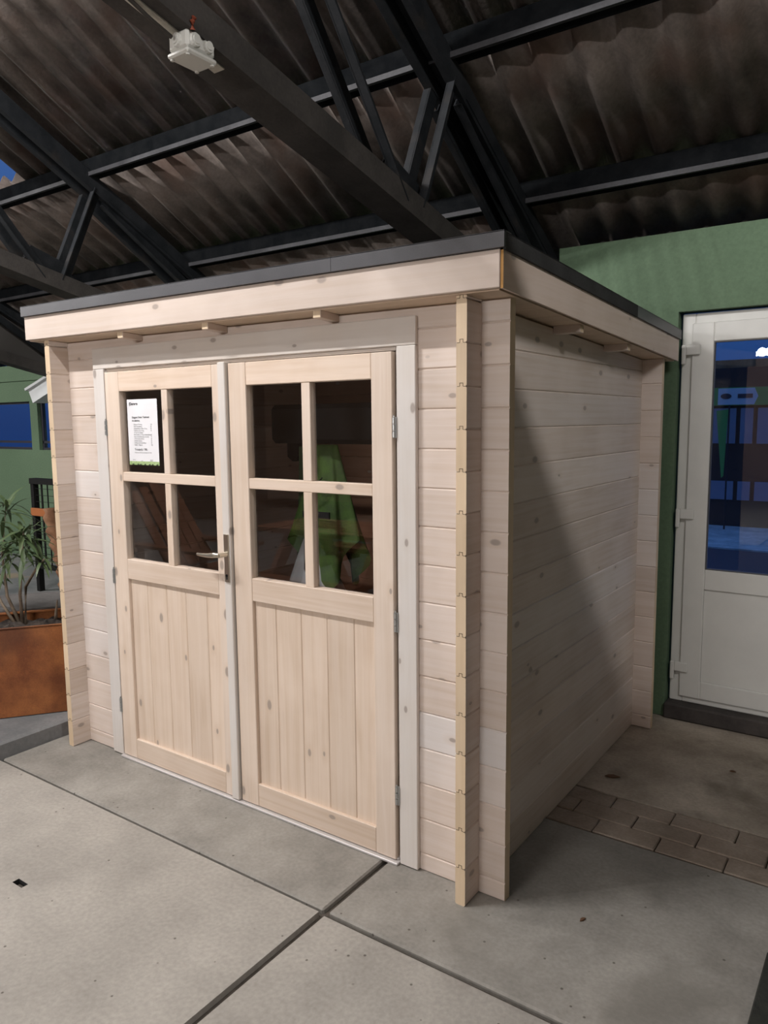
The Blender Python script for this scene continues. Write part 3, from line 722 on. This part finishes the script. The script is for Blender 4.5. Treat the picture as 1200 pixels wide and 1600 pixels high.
def plant(root_px, stems, label, nm, whorls, seed):
    rnd = random.Random(seed)
    t = thing(nm, root_px, label, 'plant')
    sm = MB()
    for s in stems: sm.tube(s, [.011-.007*i/(len(s)-1) for i in range(len(s))], 7)
    sm.build('stems', [M['stem']], t, smooth=True)
    lm = MB()
    for (c, up, n, ln) in whorls:
        c = Vector(c); up = Vector(up).normalized(); a = up.orthogonal().normalized(); bb = up.cross(a)
        for k in range(n):
            an = 2*math.pi*k/n*1.0+rnd.uniform(-.4,.4); rad = a*math.cos(an)+bb*math.sin(an)
            el = rnd.uniform(-.35, .9); dd = rad*math.cos(el)+up*math.sin(el)
            leafblade(lm, c-up*rnd.uniform(0,.08), dd, ln*rnd.uniform(.7,1.25), ln*.125, rnd.uniform(.5,1.9), rnd)
    lm.build('leaves', [M['leaf']], t, smooth=True)
S0 = Vector((-2.93, .05, .50))
plant(S0, [[S0, (-2.90,.03,.68), (-2.84,.02,.88), (-2.80,.02,1.05)],
           [S0+Vector((-.03,0,0)), (-3.02,.02,.66), (-3.06,.03,.9), (-2.96,.02,1.19)],
           [S0+Vector((.01,.01,0)), (-2.89,.06,.72), (-2.79,.07,.83), (-2.68,.06,.90)],
           [S0+Vector((-.04,-.02,0)), (-3.05,0,.62), (-3.12,-.02,.78)], [(-2.83,.19,.50), (-2.82,.19,.56), (-2.80,.19,.63)]],
      'oleander shrub with long narrow green leaves growing in the rusty planter', 'oleander',
      [((-2.80,.02,1.06), (.1,0,1), 20, .20), ((-2.96,.02,1.20), (0,0,1), 18, .17), ((-2.68,.06,.91), (.5,0,.6), 12, .15), ((-3.03,.02,1.0), (-.3,-.2,.8), 14, .18),
       ((-3.12,-.02,.80), (-.4,-.2,.8), 14, .17), ((-2.83,.02,.96), (.2,-.3,.5), 12, .20), ((-2.92,.02,.98), (0,-.4,.6), 10, .19), ((-3.02,.0,.90), (0,-.5,.5), 10, .18)], 11)

# grey stone top, wire rack, terracotta column, canopy in the dark corner behind the planter
bt = thing('stone_bench', (-3.7, .75, .08), 'low bench with a dark grey stone top behind the planter', 'bench')
MB().hexa([P2(-.1,.50,.50), P2(1.3,.50,.50), P2(1.3,.95,.50), P2(-.1,.95,.50), P2(-.1,.50,.55), P2(1.3,.50,.55), P2(1.3,.95,.55), P2(-.1,.95,.55)]).build('stone_top', [M['benchstone']], bt, bevel=.006)
for s in (.1, 1.1):
    MB().hexa([P2(s,.56,.08), P2(s+.08,.56,.08), P2(s+.08,.9,.08), P2(s,.9,.08), P2(s,.56,.5), P2(s+.08,.56,.5), P2(s+.08,.9,.5), P2(s,.9,.5)]).build('bench_leg', [M['benchstone']], bt)
rk = thing('wire_rack', (-5.0, 1.55, .08), 'black metal rack with a wire grid and an orange wooden rail behind the plant', 'rack')
mb = MB(); y = 1.6
for x in (-5.48, -4.55): mb.box(x, x+.05, y, y+.05, .08, 1.13)
mb.box(-5.48, -4.5, y-.01, y+.06, 1.085, 1.135); mb.box(-5.43, -4.55, y, y+.04, .30, .34)
mb.build('rack_frame', [M['ironblk']], rk)
mb = MB()
for k in range(9): mb.box(-5.43+.1*k, -5.424+.1*k+(.012 if k % 2 else 0), y+.01, y+.02, .34, 1.09)
for k in range(12): mb.box(-5.43, -4.55, y+.012, y+.017, .38+.06*k, .384+.06*k)
mb.build('wire_grid', [M['ironblk']], rk)
MB().box(-5.45, -4.52, y-.03, y, .795, .865).build('rail', [M['orange']], rk, bevel=.004)
mb = MB(); pts = []; rad = []
for k in range(25):
    v = k/24; pts.append((-4.60+.05*math.sin(v*5)+.12*(1-v), 1.28, .08+.86*v)); rad.append(.05+.014*math.sin(k*2.1)+.015*(1-v))
mb.tube(pts, rad, 12)
tag(mb.build('terracotta_column', [M['terra']], smooth=True), 'ridged terracotta column standing behind the oleander leaves', 'column')
cn = thing('door_canopy', (-5.55, 2.5, 2.0), 'small white gabled canopy board on the green wall at far left', 'canopy')
for k in (-1, 1):
    Q = [(-5.55+k*.83, 1.845), (-5.55+k*.90, 1.975), (-5.55, 2.245), (-5.55, 2.115)]
    mb = MB(); mb.loft([(x,2.2,z) for x, z in Q], [(x,2.595,z) for x, z in Q]); mb.build('canopy_board', [M['canopywhite']], cn)
    Q = [(-5.55+k*.91, 1.972), (-5.55+k*.925, 1.995), (-5.55, 2.270), (-5.55, 2.247)]
    mb = MB(); mb.loft([(x,2.17,z) for x, z in Q], [(x,2.595,z) for x, z in Q]); mb.build('canopy_cap', [M['canopywhite']], cn)

# ================================================================== FLOOR BITS, RIGHT FOREGROUND
pf = thing('display_platform', (1.5, -.9, 0), 'dark rubber display platform with a white back edge at the lower right corner', 'platform')
MB().box(.872, 2.05, -2.3, .195, 0, .03).build('deck', [M['platform']], pf, bevel=.004)
MB().box(.874, 2.05, .196, .232, 0, .034).build('edge_strip', [M['plastic']], pf)
hb = thing('shade_board', (2.3, -1.0, 1.2), 'tall dark board added out of view at right to shade the shed side wall', 'shading board')
MB().box(1.25, 3.3, -1.01, -.99, 1.2, 3.175).build('board', [M['hall']], hb)  # unseen board added to throw the oblique shadow onto the shed side wall
for x in (1.5, 3.05): MB().tube([(x,-1,3.17),(x,-1,4.30)], .004).build('wire', [M['ironblk']], hb)
def dleaf(x, y, s, a, label):
    mb = MB(); c, sn = math.cos(a), math.sin(a); top = []
    prof = [(-1,0), (-.5,.32), (.1,.38), (.6,.2), (1,0), (.6,-.22), (0,-.36), (-.5,-.28)]
    lo = [(x+(p*c-q*sn)*s, y+(p*sn+q*c)*s, .0005) for p, q in prof]; hi = [(v[0], v[1], .003+.004*abs(p[1])*2) for v, p in zip(lo, prof)]
    mb.loft(lo, hi); tag(mb.build('dry_leaf', [M['leafdry']]), label, 'leaf', 'dry leaf scraps on the floor')
dleaf(.107, 1.095, .035, .4, 'dark dry leaf scrap on the brown floor close to the shed side wall')
dleaf(.35, .06, .014, 1.2, 'small brown leaf scrap on the grey slab in front of the shed side')
dleaf(.55, 1.45, .014, .2, 'tiny dark leaf scrap on the brown concrete in front of the white door')

# ================================================================== HALL FURNITURE SEEN IN THE DOOR GLASS
pt_ = thing('picnic_table', (-2.7, -2.7, 0), 'red-brown wooden picnic table standing in the hall, reflected in the door glass', 'picnic table')
mb = MB()
for k in range(5): mb.box(-3.4, -2.0, -3.05+.14*k, -2.925+.14*k, .71, .75)
mb.build('tabletop', [M['redwood']], pt_)
for yc in (-3.5, -2.0):
    mb = MB(); mb.box(-3.4, -2.0, yc, yc+.125, .42, .46).box(-3.4, -2.0, yc+.14, yc+.265, .42, .46); mb.build('seat', [M['redwood']], pt_)
for x in (-3.15, -2.25):
    mb = MB(); mb.box(x, x+.05, -3.45, -1.8, .34, .42); mb.bar((x+.06,-3.3,0), (x+.06,-2.85,.71), .05, .1); mb.bar((x+.06,-2.0,0), (x+.06,-2.5,.71), .05, .1); mb.build('leg_frame', [M['redwood']], pt_)
ch = thing('garden_chair', (-4.2, -2.2, 0), 'brown slatted wooden garden chair standing in the hall, reflected in the door glass', 'garden chair')
mb = MB()
for k in range(5): mb.bar((-4.05,-2.45+.11*k,.38), (-4.55,-2.45+.11*k,1.08-.03*abs(k-2)), .018, .09, (0,0,1))
mb.build('backrest', [M['redwood']], ch)
mb = MB()
for k in range(5): mb.box(-4.05+.1*k, -3.96+.1*k, -2.5, -1.95, .33+.02*k, .35+.02*k)
mb.build('seat', [M['redwood']], ch)
for (x, yq) in ((-3.6,-2.52), (-3.6,-1.95), (-4.4,-2.52), (-4.4,-1.95)):
    MB().box(x, x+.06, yq, yq+.03, 0, .55).build('leg', [M['redwood']], ch)
for yq in (-2.58, -2.0): MB().box(-4.45, -3.5, yq, yq+.12, .55, .575).build('armrest', [M['redwood']], ch)

# ================================================================== STREET SET BEHIND THE WHITE DOOR, STANDS IN FOR ITS GLASS REFLECTION
MB().box(-12, 10, 2.75, 7.9, -.12, -.02).build('street_asphalt', [M['asphalt']], kind='structure')
MB().box(-12, 10, 7.9, 10.0, -.12, .0).build('street_paving', [M['pave']], kind='structure')
sb = thing('shop_building', (-.5, 10, 0), 'shop front with a green sign band, set behind the white door as its reflection', 'shop building')
MB().box(-6, 6, 10.0, 10.6, 0, 2.35).build('facade', [M['shopdark']], sb)
MB().box(-6, 6, 10.5, 11.5, 2.35, 2.5).build('roof_edge', [M['brownext']], sb)
MB().box(-6, 6, 9.93, 10.0, 1.80, 2.06).build('sign_band', [M['shopgreen']], sb)
mb = MB(); Q = [(-1.27,1.81), (-.78,1.81), (-.73,1.93), (-.78,2.05), (-1.27,2.05)]
mb.loft([(x,9.92,z) for x, z in Q], [(x,9.93,z) for x, z in Q])
sg = mb.build('sign_panel', [M['shopwhite']], sb)
mb = MB()
Q = [(-1.16+.075*math.cos(a), 1.935+.04*math.sin(a)) for a in [k*math.pi/8 for k in range(16)]]
mb.loft([(x,9.912,z) for x, z in Q], [(x,9.92,z) for x, z in Q])
mb.build('sign_mark', [M['asphalt']], sg)
MB().box(-1.0, -.80, 9.912, 9.92, 1.905, 1.965).build('sign_mark', [M['asphalt']], sg)
for i, x in enumerate((-2.6, -1.95, -1.36, -.99, -.76, -.1, .5)):
    nx = (-1.95, -1.36, -.99, -.76, -.1, .5, 1.2)[i]
    for (z0, z1) in ((1.24, 1.76), (.40, .68)):
        MB().box(x+.03, nx-.03, 9.97, 10.0, z0, z1).build('shop_window', [M['bluewin']], sb)
ff = MB(); Q = [(-1.22,1.72), (-1.06,1.74), (-1.09,.78), (-1.12,.75)]
ff.loft([(x,9.6,z) for x, z in Q], [(x,9.61,z) for x, z in Q])
fl_ = thing('feather_flag', (-1.05, 9.6, 0), 'tapered green banner flag, set behind the white door glass as its reflection', 'flag')
ff.build('banner', [M['shopgreen']], fl_); MB().tube([(-1.05,9.605,0),(-1.05,9.605,1.8)], .012).build('flag_pole', [M['shopdark']], fl_)
